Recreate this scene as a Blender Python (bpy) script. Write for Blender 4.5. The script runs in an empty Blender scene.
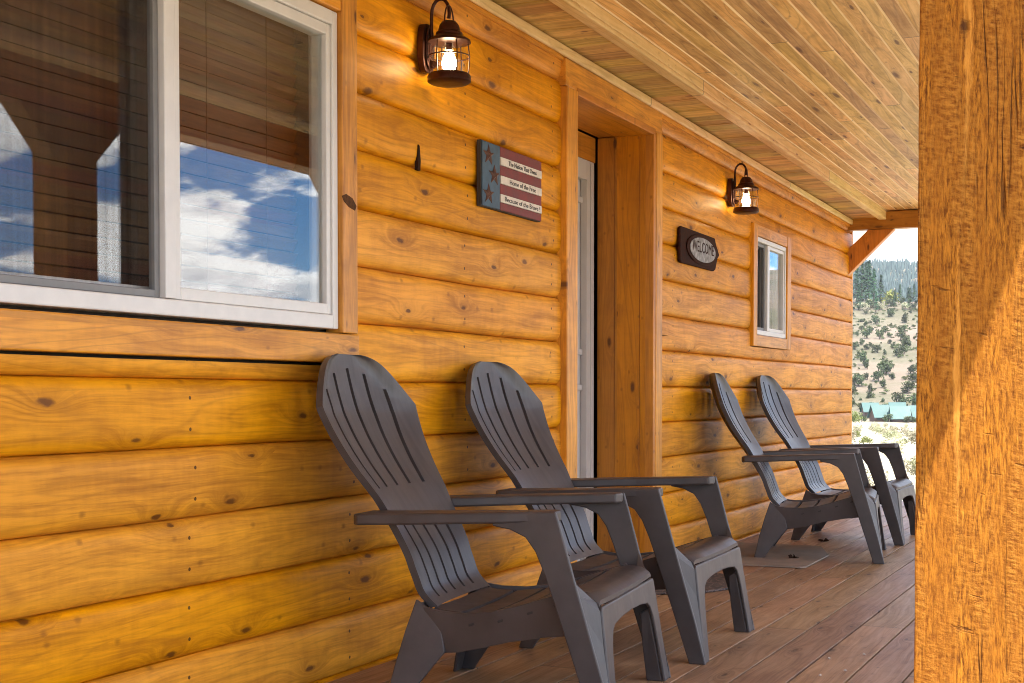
import bpy, bmesh, math, random
from mathutils import Vector, Matrix, noise as mnoise
R = random.Random(7)
sc = bpy.context.scene
COL = sc.collection
rad = math.radians

# ------------------------------------------------------------------ helpers
def link(name, me, mat=None, parent=None, smooth=None):
    o = bpy.data.objects.new(name, me); COL.objects.link(o)
    if mat is not None:
        for m in (mat if isinstance(mat, (list, tuple)) else [mat]): me.materials.append(m)
    if parent is not None: o.parent = parent
    if smooth is not None:
        for p in me.polygons: p.use_smooth = True
        me.set_sharp_from_angle(angle=rad(smooth))
    return o

def obj(name, bm, mat, parent=None, smooth=None, bevel=0, seg=2):
    bmesh.ops.recalc_face_normals(bm, faces=bm.faces)
    me = bpy.data.meshes.new(name); bm.to_mesh(me); bm.free()
    o = link(name, me, mat, parent, smooth)
    if bevel:
        b = o.modifiers.new('bevel', 'BEVEL'); b.width = bevel; b.segments = seg; b.limit_method = 'ANGLE'; b.angle_limit = rad(40)
        b.harden_normals = False
    return o

def tag(o, label=None, cat=None, group=None, kind=None):
    if label: o['label'] = label
    if cat: o['category'] = cat
    if group: o['group'] = group
    if kind: o['kind'] = kind
    return o

def thing(name, label, cat, loc=(0, 0, 0), rz=0, group=None):
    o = bpy.data.objects.new(name, None); COL.objects.link(o)
    o.location = loc; o.rotation_euler = (0, 0, rz); o.empty_display_size = .2
    return tag(o, label, cat, group)

def box(bm, a, b, M=None, mi=0):
    vs = [bm.verts.new(Vector((x, y, z)) if M is None else M @ Vector((x, y, z)))
          for x in (a[0], b[0]) for y in (a[1], b[1]) for z in (a[2], b[2])]
    for f in ((0, 1, 3, 2), (4, 6, 7, 5), (0, 4, 5, 1), (2, 3, 7, 6), (0, 2, 6, 4), (1, 5, 7, 3)):
        bm.faces.new([vs[i] for i in f]).material_index = mi
    return vs

def prism(bm, poly, fn0, fn1, mi=0):
    """poly: 2-D points; fn0/fn1 map each to 3-D for both faces"""
    a = [bm.verts.new(fn0(*p)) for p in poly]; b = [bm.verts.new(fn1(*p)) for p in poly]
    n = len(poly)
    bm.faces.new(a).material_index = mi; bm.faces.new(b[::-1]).material_index = mi
    for i in range(n): bm.faces.new([a[i], b[i], b[(i+1) % n], a[(i+1) % n]]).material_index = mi

def tube(bm, pts, r, n=8, cap=True, mi=0):
    pts = [Vector(p) for p in pts]; rings = []
    rr = r if isinstance(r, (list, tuple)) else [r]*len(pts)
    up = None
    for i, p in enumerate(pts):
        t = (pts[min(i+1, len(pts)-1)] - pts[max(i-1, 0)]).normalized()
        if up is None: up = t.orthogonal().normalized()
        up = (up - t*up.dot(t)).normalized(); s = t.cross(up)
        rings.append([bm.verts.new(p + (up*math.cos(2*math.pi*k/n) + s*math.sin(2*math.pi*k/n))*rr[i]) for k in range(n)])
    for a, b in zip(rings, rings[1:]):
        for k in range(n): bm.faces.new([a[k], a[(k+1) % n], b[(k+1) % n], b[k]]).material_index = mi
    if cap:
        bm.faces.new(rings[0][::-1]).material_index = mi; bm.faces.new(rings[-1]).material_index = mi

def lathe(bm, prof, c=(0, 0, 0), n=24, mi=0, closed=True):
    rings = []
    for r, z in prof:
        rings.append([bm.verts.new((c[0]+r*math.cos(2*math.pi*k/n), c[1]+r*math.sin(2*math.pi*k/n), c[2]+z)) for k in range(n)])
    for a, b in zip(rings, rings[1:]):
        for k in range(n): bm.faces.new([a[k], a[(k+1) % n], b[(k+1) % n], b[k]]).material_index = mi
    if closed:
        bm.faces.new(rings[0][::-1]).material_index = mi; bm.faces.new(rings[-1]).material_index = mi

# ------------------------------------------------------------------ node helper
class NT:
    def __init__(s, tree): s.t = tree; s.n = tree.nodes; s.l = tree.links
    def set(s, sock, v):
        if isinstance(v, bpy.types.NodeSocket): s.l.new(v, sock)
        elif hasattr(sock, 'default_value'):
            if isinstance(v, (int, float)) and sock.type in ('RGBA',): v = (v, v, v, 1)
            if isinstance(v, tuple) and sock.type == 'RGBA' and len(v) == 3: v = v + (1,)
            sock.default_value = v
    def node(s, typ, ins=None, **kw):
        n = s.n.new(typ)
        for k, v in kw.items(): setattr(n, k, v)
        for k, v in (ins or {}).items(): s.set(n.inputs[k], v)
        return n
    def math(s, op, a, b=0.0, c=None, clamp=False):
        n = s.n.new('ShaderNodeMath'); n.operation = op; n.use_clamp = clamp
        s.set(n.inputs[0], a); s.set(n.inputs[1], b)
        if c is not None: s.set(n.inputs[2], c)
        return n.outputs[0]
    def mix(s, f, a, b, mode='MIX'):
        n = s.n.new('ShaderNodeMix'); n.data_type = 'RGBA'; n.blend_type = mode
        s.set(n.inputs[0], f); s.set(n.inputs[6], a); s.set(n.inputs[7], b)
        return n.outputs[2]
    def rng(s, v, a, b, c=0.0, d=1.0, smooth=False):
        n = s.n.new('ShaderNodeMapRange')
        if smooth: n.interpolation_type = 'SMOOTHSTEP'
        for i, x in enumerate((v, a, b, c, d)): s.set(n.inputs[i], x)
        return n.outputs[0]
    def xyz(s, x, y, z):
        n = s.n.new('ShaderNodeCombineXYZ')
        for i, v in enumerate((x, y, z)): s.set(n.inputs[i], v)
        return n.outputs[0]
    def sep(s, v):
        n = s.n.new('ShaderNodeSeparateXYZ'); s.l.new(v, n.inputs[0]); return n.outputs
    def noise(s, v, scale=1, detail=3, rough=.5, dist=0):
        n = s.n.new('ShaderNodeTexNoise'); s.l.new(v, n.inputs['Vector'])
        n.inputs['Scale'].default_value = scale; n.inputs['Detail'].default_value = detail
        n.inputs['Roughness'].default_value = rough; n.inputs['Distortion'].default_value = dist
        return n.outputs[0]
    def white(s, w):
        n = s.n.new('ShaderNodeTexWhiteNoise'); n.noise_dimensions = '1D'; s.set(n.inputs['W'], w); return n.outputs
    def bump(s, h, strength=.3, dist=.002):
        n = s.n.new('ShaderNodeBump'); s.set(n.inputs['Height'], h); n.inputs['Strength'].default_value = strength
        n.inputs['Distance'].default_value = dist; return n.outputs[0]

def new_mat(name):
    m = bpy.data.materials.new(name); m.use_nodes = True
    nt = NT(m.node_tree); p = m.node_tree.nodes['Principled BSDF']
    return m, nt, p

def simple(name, col, rough=.5, metal=0, var=.15, scale=30, bump=.0, spec=.5):
    m, nt, p = new_mat(name)
    co = nt.node('ShaderNodeTexCoord').outputs['Object']
    f = nt.noise(co, scale, 4, .6)
    c = nt.mix(nt.rng(f, .3, .7), tuple(x*(1-var) for x in col), tuple(min(1, x*(1+var)) for x in col))
    nt.set(p.inputs['Base Color'], c); p.inputs['Metallic'].default_value = metal
    nt.set(p.inputs['Roughness'], nt.rng(f, .3, .7, rough*.88, min(1, rough*1.12)))
    p.inputs['Specular IOR Level'].default_value = spec
    if bump: nt.set(p.inputs['Normal'], nt.bump(nt.noise(co, scale*4, 3), bump, .002))
    return m

def wood(name, along, across, width, c_lo, c_hi, c_knot, off=0.0, rough=.42, knots=.5, var=.22, kx=2.0, ky=5.5,
         ring=.3, piece=0.0, seam=(.03, .02, .01), nails=None, hue=.02, bump=.25, spec=.4, kr=.07, stain=None, edge=None):
    m, nt, p = new_mat(name)
    co = nt.node('ShaderNodeTexCoord').outputs['Object']; S = nt.sep(co)
    ax = {'x': 0, 'y': 1, 'z': 2}; third = [k for k in 'xyz' if k not in (along, across)][0]
    L, A, B = S[ax[along]], S[ax[across]], S[ax[third]]
    bid = nt.math('FLOOR', nt.math('DIVIDE', nt.math('SUBTRACT', A, off), width))
    w1 = nt.white(nt.math('ADD', bid, .5)); r1 = w1[0]
    if piece:
        lp = nt.math('DIVIDE', nt.math('ADD', L, nt.math('MULTIPLY', r1, piece*7.3)), piece)
        pid = nt.math('FLOOR', lp); fr = nt.math('SUBTRACT', lp, pid)
        w2 = nt.white(nt.math('ADD', nt.math('MULTIPLY', bid, 13.7), nt.math('MULTIPLY', pid, 5.31))); r1 = w2[0]; wc = w2[1]
    else: wc = w1[1]
    L2 = nt.math('ADD', L, nt.math('MULTIPLY', r1, 41.0))
    A2 = nt.math('ADD', A, nt.math('MULTIPLY', r1, 13.0))
    # knots
    vo = nt.node('ShaderNodeTexVoronoi', {'Vector': nt.xyz(nt.math('MULTIPLY', L2, kx), nt.math('MULTIPLY', A2, ky), 0.0), 'Scale': 1.0}, voronoi_dimensions='2D')
    kd = vo.outputs['Distance']; kc = nt.sep(vo.outputs['Color'])
    on = nt.math('GREATER_THAN', kc[0], 1-knots)
    size = nt.rng(kc[1], 0, 1, kr*.35, kr)
    dn = nt.math('ADD', kd, nt.math('MULTIPLY', nt.math('SUBTRACT', nt.noise(nt.xyz(nt.math('MULTIPLY', L2, 30), nt.math('MULTIPLY', A2, 60), B), 1, 2), .5), .07))
    kn = nt.math('MULTIPLY', nt.math('SUBTRACT', 1.0, nt.rng(nt.math('DIVIDE', dn, size), .55, 1.15)), on)
    halo = nt.math('MULTIPLY', nt.math('POWER', nt.math('SUBTRACT', 1.0, nt.rng(kd, 0, .36)), 2.0), on)
    # grain lines that flow round the knots
    warp = nt.math('ADD', nt.math('MULTIPLY', nt.noise(nt.xyz(nt.math('MULTIPLY', L2, 1.1), nt.math('MULTIPLY', A2, 5), B), 1, 2), 1.3), nt.math('MULTIPLY', halo, .7))
    g1 = nt.noise(nt.xyz(nt.math('MULTIPLY', L2, 1.6), nt.math('ADD', nt.math('MULTIPLY', A2, 55), nt.math('MULTIPLY', warp, 7)), nt.math('MULTIPLY', B, 45)), 1, 5, .62)
    rg = nt.noise(nt.xyz(nt.math('MULTIPLY', L2, .55), nt.math('MULTIPLY', A2, 6.5), nt.math('MULTIPLY', B, 6)), 1, 1.5)
    rg = nt.math('ADD', nt.math('MULTIPLY', rg, 14), nt.math('MULTIPLY', halo, .35))
    rg = nt.math('ABSOLUTE', nt.math('SINE', nt.math('MULTIPLY', rg, 2.6)))
    rg = nt.math('SUBTRACT', 1.0, nt.rng(rg, .0, .45, smooth=True))
    blot = nt.noise(nt.xyz(nt.math('MULTIPLY', L2, 2.6), nt.math('MULTIPLY', A2, 6), B), 1, 4, .6)
    fine = nt.noise(nt.xyz(nt.math('MULTIPLY', L2, 9), nt.math('MULTIPLY', A2, 160), nt.math('MULTIPLY', B, 160)), 1, 4, .7)
    mill = nt.noise(nt.xyz(nt.math('MULTIPLY', L2, 26), nt.math('MULTIPLY', A2, 5), B), 1, 3, .6)
    f = nt.math('ADD', nt.math('ADD', nt.math('MULTIPLY', g1, .42), nt.math('MULTIPLY', blot, .40)), nt.math('ADD', nt.math('MULTIPLY', fine, .22), nt.math('MULTIPLY', mill, .10)))
    c = nt.mix(nt.rng(f, .40, .71, smooth=True), c_lo, c_hi)
    c = nt.mix(nt.math('MULTIPLY', rg, ring), c, nt.mix(.65, c_lo, c_knot))
    vs = nt.node('ShaderNodeTexVoronoi', {'Vector': nt.xyz(nt.math('MULTIPLY', L2, kx*4.2), nt.math('MULTIPLY', A2, ky*2.1), 7.0), 'Scale': 1.0}, voronoi_dimensions='2D')
    pin = nt.math('MULTIPLY', nt.math('SUBTRACT', 1.0, nt.rng(nt.math('ADD', vs.outputs['Distance'], nt.math('MULTIPLY', nt.math('SUBTRACT', fine, .5), .12)), .03, .13)), nt.math('GREATER_THAN', nt.sep(vs.outputs['Color'])[0], .80))
    c = nt.mix(nt.math('MULTIPLY', pin, .6 if knots else 0.0), c, nt.mix(.55, c_lo, c_knot))
    c = nt.mix(nt.math('MULTIPLY', halo, .45), c, nt.mix(.5, c_lo, c_knot))
    smr = nt.rng(nt.noise(nt.xyz(nt.math('MULTIPLY', L2, 11), nt.math('ADD', nt.math('MULTIPLY', A2, 15), nt.math('MULTIPLY', L2, 4)), B), 1, 4, .65), .58, .70)
    c = nt.mix(nt.math('MULTIPLY', nt.math('MULTIPLY', smr, nt.rng(kd, .05, .55, 1, .15)), .5), c, nt.mix(.75, c_knot, c_lo))
    c = nt.mix(nt.math('MULTIPLY', kn, .9), c, c_knot)
    wcs = nt.sep(wc)
    hs = nt.node('ShaderNodeHueSaturation', {'Hue': nt.rng(wcs[1], 0, 1, .5-hue, .5+hue*.6), 'Saturation': nt.rng(wcs[2], 0, 1, .97, 1.03),
                 'Value': nt.rng(wcs[0], 0, 1, 1-var, 1+var*.75), 'Color': c}); c = hs.outputs[0]
    if stain:
        st = nt.rng(nt.noise(nt.xyz(nt.math('MULTIPLY', L, stain[1]), nt.math('MULTIPLY', A, stain[1]*2), B), 1, 5, .65), .5, .75)
        c = nt.mix(nt.math('MULTIPLY', st, stain[2]), c, stain[0])
    if nails:   # dark nail heads set in a grid along the studs
        pitch, l0, rows, rr = nails
        fl = nt.math('MULTIPLY', nt.math('SUBTRACT', nt.math('FRACT', nt.math('ADD', nt.math('DIVIDE', nt.math('SUBTRACT', L, l0), pitch), .5)), .5), pitch)
        fl = nt.math('ADD', fl, nt.math('MULTIPLY', nt.math('SUBTRACT', r1, .5), .035))
        fa = nt.math('FRACT', nt.math('DIVIDE', nt.math('SUBTRACT', A, off), width))
        tot = None
        for q in rows:
            da = nt.math('MULTIPLY', nt.math('SUBTRACT', fa, q), width)
            d = nt.math('SQRT', nt.math('ADD', nt.math('MULTIPLY', fl, fl), nt.math('MULTIPLY', da, da)))
            k = nt.math('LESS_THAN', d, rr); tot = k if tot is None else nt.math('MAXIMUM', tot, k)
        c = nt.mix(nt.math('MULTIPLY', tot, .85), c, (.03, .012, .005))
    if edge:    # light caught by the groove bevels, painted as a pale line along each board
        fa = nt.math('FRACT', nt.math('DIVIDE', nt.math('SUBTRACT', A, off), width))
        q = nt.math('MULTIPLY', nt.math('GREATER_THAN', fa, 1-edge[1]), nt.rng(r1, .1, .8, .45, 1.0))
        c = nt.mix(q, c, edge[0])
    if piece:
        e = nt.math('LESS_THAN', nt.math('MULTIPLY', nt.math('MINIMUM', fr, nt.math('SUBTRACT', 1.0, fr)), piece), .0035)
        c = nt.mix(nt.math('MULTIPLY', e, .8), c, seam)
    nt.set(p.inputs['Base Color'], c)
    nt.set(p.inputs['Roughness'], nt.rng(g1, .3, .7, rough*1.15, rough*.88))
    p.inputs['Specular IOR Level'].default_value = spec
    nt.set(p.inputs['Normal'], nt.bump(nt.math('ADD', g1, nt.math('MULTIPLY', kn, -.6)), bump, .0025))
    return m

# ------------------------------------------------------------------ materials
CW = .188
LO, HI, KN = (.40, .140, .007), (.78, .325, .016), (.10, .030, .005)
M_log = wood('stained_log_siding', 'y', 'z', CW, LO, HI, KN, off=.002, rough=.5, knots=.66, var=.09, hue=.002, ring=.2, spec=.2, bump=.15, nails=(.82, 3.05, (.27, .72), .0052), stain=((.36, .14, .012), .9, .3))
M_trim_v = wood('stained_trim_upright', 'z', 'y', .3, (.39, .140, .007), (.74, .308, .015), KN, off=.1, knots=.5, var=.1, kx=2.2, ky=8, hue=.001)
M_trim_h = wood('stained_trim_level', 'y', 'z', .3, (.39, .140, .007), (.74, .308, .015), KN, off=.17, knots=.5, var=.1, kx=2.2, ky=8, nails=(.82, 3.05, (.45, .7), .005), hue=.001)
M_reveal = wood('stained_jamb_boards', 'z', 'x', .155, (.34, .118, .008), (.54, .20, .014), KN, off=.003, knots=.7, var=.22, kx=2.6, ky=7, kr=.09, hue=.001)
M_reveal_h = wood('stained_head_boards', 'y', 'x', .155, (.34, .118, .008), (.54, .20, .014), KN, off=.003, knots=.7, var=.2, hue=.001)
M_beam = wood('stained_beam', 'x', 'z', .4, (.30, .105, .010), (.46, .175, .018), KN, knots=.5, var=.1)
M_brace = wood('stained_brace', 'z', 'x', .6, (.40, .165, .014), (.62, .27, .025), KN, knots=.6, var=.05, ky=7)
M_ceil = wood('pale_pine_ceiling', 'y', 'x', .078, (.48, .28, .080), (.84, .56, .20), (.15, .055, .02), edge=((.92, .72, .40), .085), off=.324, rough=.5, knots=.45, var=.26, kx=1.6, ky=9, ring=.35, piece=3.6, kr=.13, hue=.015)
M_soff = wood('pale_pine_soffit', 'x', 'y', .135, (.34, .20, .05), (.72, .47, .15), (.15, .065, .025), rough=.5, knots=.45, var=.32, kx=3, ky=6, ring=.35, kr=.10)
M_strip = wood('pale_pine_trim', 'y', 'z', .5, (.62, .42, .15), (.80, .58, .26), (.22, .09, .03), rough=.5, knots=.4, var=.05, ky=12, piece=2.9)
M_deck = wood('weathered_brown_deck', 'y', 'x', .163, (.18, .098, .048), (.36, .215, .115), (.05, .022, .010), off=.03, rough=.5, knots=.5, var=.2, piece=3.1, kx=2, ky=7, stain=((.42, .29, .175), 1.3, .45), hue=.012, spec=.45, bump=.35)
M_white = simple('white_vinyl', (.62, .60, .57), .35, 0, .05, 14)
M_doorw = simple('pale_door_paint', (.50, .46, .42), .4, 0, .05, 12)
M_screenf = simple('grey_screen_frame', (.17, .165, .16), .45, 0, .1, 20)
M_dark = simple('dark_rubber', (.025, .022, .02), .7, 0, .2, 40, .2)
M_bronze = simple('oiled_bronze', (.055, .018, .012), .38, .65, .35, 60, .1)
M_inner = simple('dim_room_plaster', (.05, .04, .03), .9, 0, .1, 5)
M_roof = simple('brown_roof_metal', (.12, .08, .06), .5, .2, .1, 8)
M_metal = simple('worn_steel', (.45, .44, .42), .35, .9, .1, 40)

def plastic():
    m, nt, p = new_mat('charcoal_brown_resin')
    co = nt.node('ShaderNodeTexCoord').outputs['Object']; S = nt.sep(co)
    g = nt.noise(nt.xyz(nt.math('MULTIPLY', S[0], 6), nt.math('MULTIPLY', S[1], 40), nt.math('MULTIPLY', S[2], 6)), 1, 4, .6)
    d = nt.noise(co, 5, 5, .65)
    c = nt.mix(nt.rng(g, .3, .7), (.037, .030, .029), (.060, .049, .047))
    c = nt.mix(nt.math('MULTIPLY', nt.rng(d, .5, .75), .5), c, (.088, .072, .068))     # dust
    nt.set(p.inputs['Base Color'], c)
    nt.set(p.inputs['Roughness'], nt.rng(d, .3, .7, .36, .52)); p.inputs['Specular IOR Level'].default_value = .5
    nt.set(p.inputs['Normal'], nt.bump(nt.math('ADD', nt.noise(co, 420, 2), nt.math('MULTIPLY', g, .8)), .12, .001))
    return m
M_res = plastic()

def post_mat():
    m, nt, p = new_mat('rough_sawn_post')
    co = nt.node('ShaderNodeTexCoord').outputs['Object']; S = nt.sep(co)
    X = nt.math('ADD', S[0], nt.math('MULTIPLY', S[1], .83)); Z = S[2]
    M = lambda a, k: nt.math('MULTIPLY', a, k)
    wob = M(nt.math('SUBTRACT', nt.noise(nt.xyz(M(X, 5), 0.0, M(Z, 2.2)), 1, 3), .5), .03)
    Xw = nt.math('ADD', X, wob)
    fib = nt.noise(nt.xyz(M(Xw, 170), 0.0, M(Z, 26)), 1, 7, .78)                     # torn upright fibres
    tick = nt.noise(nt.xyz(M(X, 60), 3.0, nt.math('ADD', M(Z, 135), M(X, 26))), 1, 3, .6)    # saw marks across them
    patch = nt.rng(nt.noise(nt.xyz(M(Xw, 20), 1.0, M(Z, 3.2)), 1, 4, .6), .40, .62)
    big = nt.noise(nt.xyz(M(Xw, 30), 5.0, M(Z, 1.1)), 1, 5, .62)
    smn = nt.noise(nt.xyz(M(Xw, 17), 9.0, M(Z, .7)), 1, 2)
    jag = M(nt.math('SUBTRACT', fib, .5), .12)
    sm = nt.rng(nt.math('ADD', smn, jag),   .63, .665)                                   # smooth streaks
    crack = nt.rng(nt.noise(nt.xyz(M(X, 10), 0.0, nt.math('ADD', M(Z, 55), M(X, 14))), 1, 3), .665, .71)
    vo = nt.node('ShaderNodeTexVoronoi', {'Vector': nt.xyz(M(X, 9), M(Z, 4.4), 0.0), 'Scale': 1.0}, voronoi_dimensions='2D')
    kn = M(nt.math('SUBTRACT', 1.0, nt.rng(nt.math('ADD', vo.outputs['Distance'], M(nt.math('SUBTRACT', tick, .5), .10)), .03, .10)), nt.math('GREATER_THAN', nt.sep(vo.outputs['Color'])[0], .86))
    ck = nt.noise(nt.xyz(M(Xw, 26), 13.0, M(Z, .8)), 1, 2, .5)
    chk = M(nt.math('SUBTRACT', 1.0, nt.rng(nt.math('ABSOLUTE', nt.math('SUBTRACT', nt.math('ADD', ck, M(nt.math('SUBTRACT', fib, .5), .01)), .5)), .002, .010)), nt.rng(nt.noise(nt.xyz(M(X, 8), 17.0, M(Z, 1.7)), 1, 2), .50, .58))
    rough = nt.math('SUBTRACT', 1.0, M(sm, .75))
    h = nt.math('ADD', M(fib, .75), M(M(tick, patch), .85)); h = M(h, rough)
    c = nt.mix(nt.rng(fib, .41, .57), (.12, .032, .003), (.60, .235, .022))
    c = nt.mix(M(nt.rng(tick, .40, .62), M(patch, .7)), nt.mix(M(patch, .7), c, (.19, .055, .006)), (.66, .29, .04))
    c = nt.mix(M(nt.rng(big, .42, .66), .5), c, (.34, .115, .010))
    c = nt.mix(M(sm, .75), c, nt.mix(nt.rng(fib, .35, .6), (.52, .205, .022), (.68, .31, .055)))
    c = nt.mix(M(crack, .65), c, (.09, .028, .006)); c = nt.mix(M(chk, .75), c, (.07, .022, .005)); c = nt.mix(M(kn, .85), c, (.05, .016, .005))
    nt.set(p.inputs['Base Color'], c); p.inputs['Roughness'].default_value = .8; p.inputs['Specular IOR Level'].default_value = .2
    h = nt.math('SUBTRACT', nt.math('SUBTRACT', nt.math('SUBTRACT', h, M(crack, .6)), M(kn, .6)), M(chk, .8))
    nt.set(p.inputs['Normal'], nt.bump(h, 1.0, .0058))
    return m
M_post = post_mat()

def glass(name, f0=.045, gain=1.0):
    m = bpy.data.materials.new(name); m.use_nodes = True; nt = NT(m.node_tree); nt.n.clear()
    out = nt.node('ShaderNodeOutputMaterial')
    lw = nt.node('ShaderNodeLayerWeight', {'Blend': .5}).outputs['Facing']
    f = nt.math('ADD', f0, nt.math('MULTIPLY', nt.math('POWER', lw, 5.0), 1-f0), clamp=True)
    tr = nt.node('ShaderNodeBsdfTransparent', {'Color': (.93, .95, .94)}); gl = nt.node('ShaderNodeBsdfGlossy', {'Color': (1, 1, 1), 'Roughness': 0.0})
    mx = nt.node('ShaderNodeMixShader', {0: f, 1: tr.outputs[0], 2: gl.outputs[0]})
    nt.l.new(mx.outputs[0], out.inputs[0]); return m
M_glass = glass('window_glass', .072)
M_lamp_glass = glass('lantern_glass', .04)

def screen():
    m = bpy.data.materials.new('insect_screen'); m.use_nodes = True; nt = NT(m.node_tree); nt.n.clear()
    out = nt.node('ShaderNodeOutputMaterial'); co = nt.node('ShaderNodeTexCoord').outputs['Object']
    f = nt.rng(nt.noise(co, 3, 3), .3, .7, .11, .16)
    S = nt.sep(co); st = nt.noise(nt.xyz(S[0], nt.math('MULTIPLY', S[1], 45), nt.math('MULTIPLY', S[2], .6)), 1, 3)
    f = nt.math('ADD', f, nt.math('MULTIPLY', nt.math('SUBTRACT', st, .5), .25))
    tr = nt.node('ShaderNodeBsdfTransparent'); df = nt.node('ShaderNodeBsdfDiffuse', {'Color': (.020, .020, .022, 1)})
    mx = nt.node('ShaderNodeMixShader', {0: f, 1: tr.outputs[0], 2: df.outputs[0]}); nt.l.new(mx.outputs[0], out.inputs[0]); return m
M_screen = screen()
M_blind = wood('dark_wood_blind', 'y', 'z', .043, (.075, .028, .010), (.135, .054, .019), (.02, .01, .005), rough=.45, knots=0, var=.25)

def emis(name, col, s):
    m = bpy.data.materials.new(name); m.use_nodes = True; nt = NT(m.node_tree); nt.n.clear()
    out = nt.node('ShaderNodeOutputMaterial'); e = nt.node('ShaderNodeEmission', {'Color': col, 'Strength': s}); nt.l.new(e.outputs[0], out.inputs[0]); return m
M_bulb = emis('lit_bulb', (1, .80, .48), 14.0)

def foliage(name, a, b, scale=.35):
    m, nt, p = new_mat(name)
    g = nt.node('ShaderNodeNewGeometry'); oi = nt.node('ShaderNodeObjectInfo')
    f = nt.noise(g.outputs['Position'], scale, 3)
    c = nt.mix(nt.rng(f, .3, .7), a, b)
    hs = nt.node('ShaderNodeHueSaturation', {'Hue': nt.rng(oi.outputs['Random'], 0, 1, .47, .53), 'Value': nt.rng(oi.outputs['Random'], 0, 1, .75, 1.25), 'Color': c})
    nt.set(p.inputs['Base Color'], hs.outputs[0]); p.inputs['Roughness'].default_value = .8; p.inputs['Specular IOR Level'].default_value = .2
    return m
M_jun = foliage('juniper_foliage', (.040, .055, .022), (.095, .11, .045))
M_con = foliage('conifer_foliage', (.025, .060, .026), (.06, .12, .045))
M_far = foliage('distant_conifers', (.040, .062, .055), (.080, .110, .095), .02)  # bluish cast of distance haze mixed into the foliage colour
M_yel = foliage('yellow_green_foliage', (.16, .17, .035), (.26, .25, .06))
M_sage = foliage('pale_sage_foliage', (.26, .25, .15), (.42, .39, .26))
M_grn = foliage('fresh_green_foliage', (.12, .14, .04), (.20, .21, .07))
M_bark = simple('grey_brown_bark', (.10, .07, .05), .9, 0, .3, 10)

def ground_mat():
    m, nt, p = new_mat('dry_ground')
    co = nt.node('ShaderNodeTexCoord').outputs['Object']; S = nt.sep(co)
    a = nt.noise(co, .03, 6, .65); b = nt.noise(co, .25, 6, .7); d = nt.noise(co, 2.2, 4, .7)
    c = nt.mix(nt.rng(a, .35, .65), (.185, .155, .110), (.105, .100, .060))
    c = nt.mix(nt.math('MULTIPLY', nt.rng(b, .48, .68), .55), c, (.13, .12, .07))
    c = nt.mix(nt.math('MULTIPLY', nt.rng(d, .5, .8), .4), c, (.10, .08, .05))
    e1 = nt.noise(co, .55, 5, .7); c = nt.mix(nt.math('MULTIPLY', nt.rng(e1, .50, .60), .6), c, (.085, .085, .045))
    c = nt.mix(nt.math('MULTIPLY', nt.rng(nt.noise(co, .012, 4, .6), .45, .6), .5), c, (.26, .185, .15))
    near = nt.rng(S[1], 420, 560, 1, 0)
    c = nt.mix(nt.math('MULTIPLY', near, .8), c, nt.mix(nt.rng(b, .4, .65), (.50, .44, .34), (.36, .33, .20)))
    nt.set(p.inputs['Base Color'], c); p.inputs['Roughness'].default_value = .95; p.inputs['Specular IOR Level'].default_value = .1
    nt.set(p.inputs['Normal'], nt.bump(b, .5, .3)); return m
M_ground = ground_mat()

# ------------------------------------------------------------------ camera
FPX, CYP, HC, DC = 1400., 437., .897, 2.38
TH, PITCH = math.atan(648/1400.), .03
Fh = Vector((-math.sin(TH), math.cos(TH), 0)); Rt = Vector((math.cos(TH), math.sin(TH), 0)); UP = Vector((0, 0, 1))
Fw = Fh*math.cos(PITCH) - UP*math.sin(PITCH); Uc = UP*math.cos(PITCH) + Fh*math.sin(PITCH)
cd = bpy.data.cameras.new('camera'); cam = bpy.data.objects.new('camera', cd); COL.objects.link(cam)
cd.sensor_width = 36; cd.sensor_fit = 'HORIZONTAL'; cd.lens = FPX/1024*36
cd.shift_y = (CYP-341.5)/1024; cd.clip_start = .05; cd.clip_end = 20000
MW = Matrix.Identity(4)
for i in range(3): MW[i][0], MW[i][1], MW[i][2] = Rt[i], Uc[i], -Fw[i]
MW[0][3], MW[1][3], MW[2][3] = DC, 0, HC
cam.matrix_world = MW; sc.camera = cam
def view_dir(x): # horizontal heading of a picture column
    v = Fh + Rt*((x-512)/FPX); return v.normalized()

# ------------------------------------------------------------------ the cabin
cabin = thing('log_cabin', 'log cabin with honey stained half-log siding and a deep covered porch', 'cabin')
YN, YE = -2.6, 11.93            # wall runs along Y, its face near X=0
W1 = (2.05, 3.778, 1.104, 2.092)  # large sliding window (frame outside)
W2 = (8.79, 9.575, 1.285, 1.912)  # small window
DR = (5.728, 6.745, 0.0, 2.215)    # recessed doorway
TW = .092
TD = .125
open_boxes = [(W1[0]-TW, W1[1]+TW, .99, 2.42), (W2[0]-.095, W2[1]+.112, W2[2]-.078, W2[3]+.077), (DR[0]-TD, DR[1]+TD+.01, -1, 2.352)]

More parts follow.
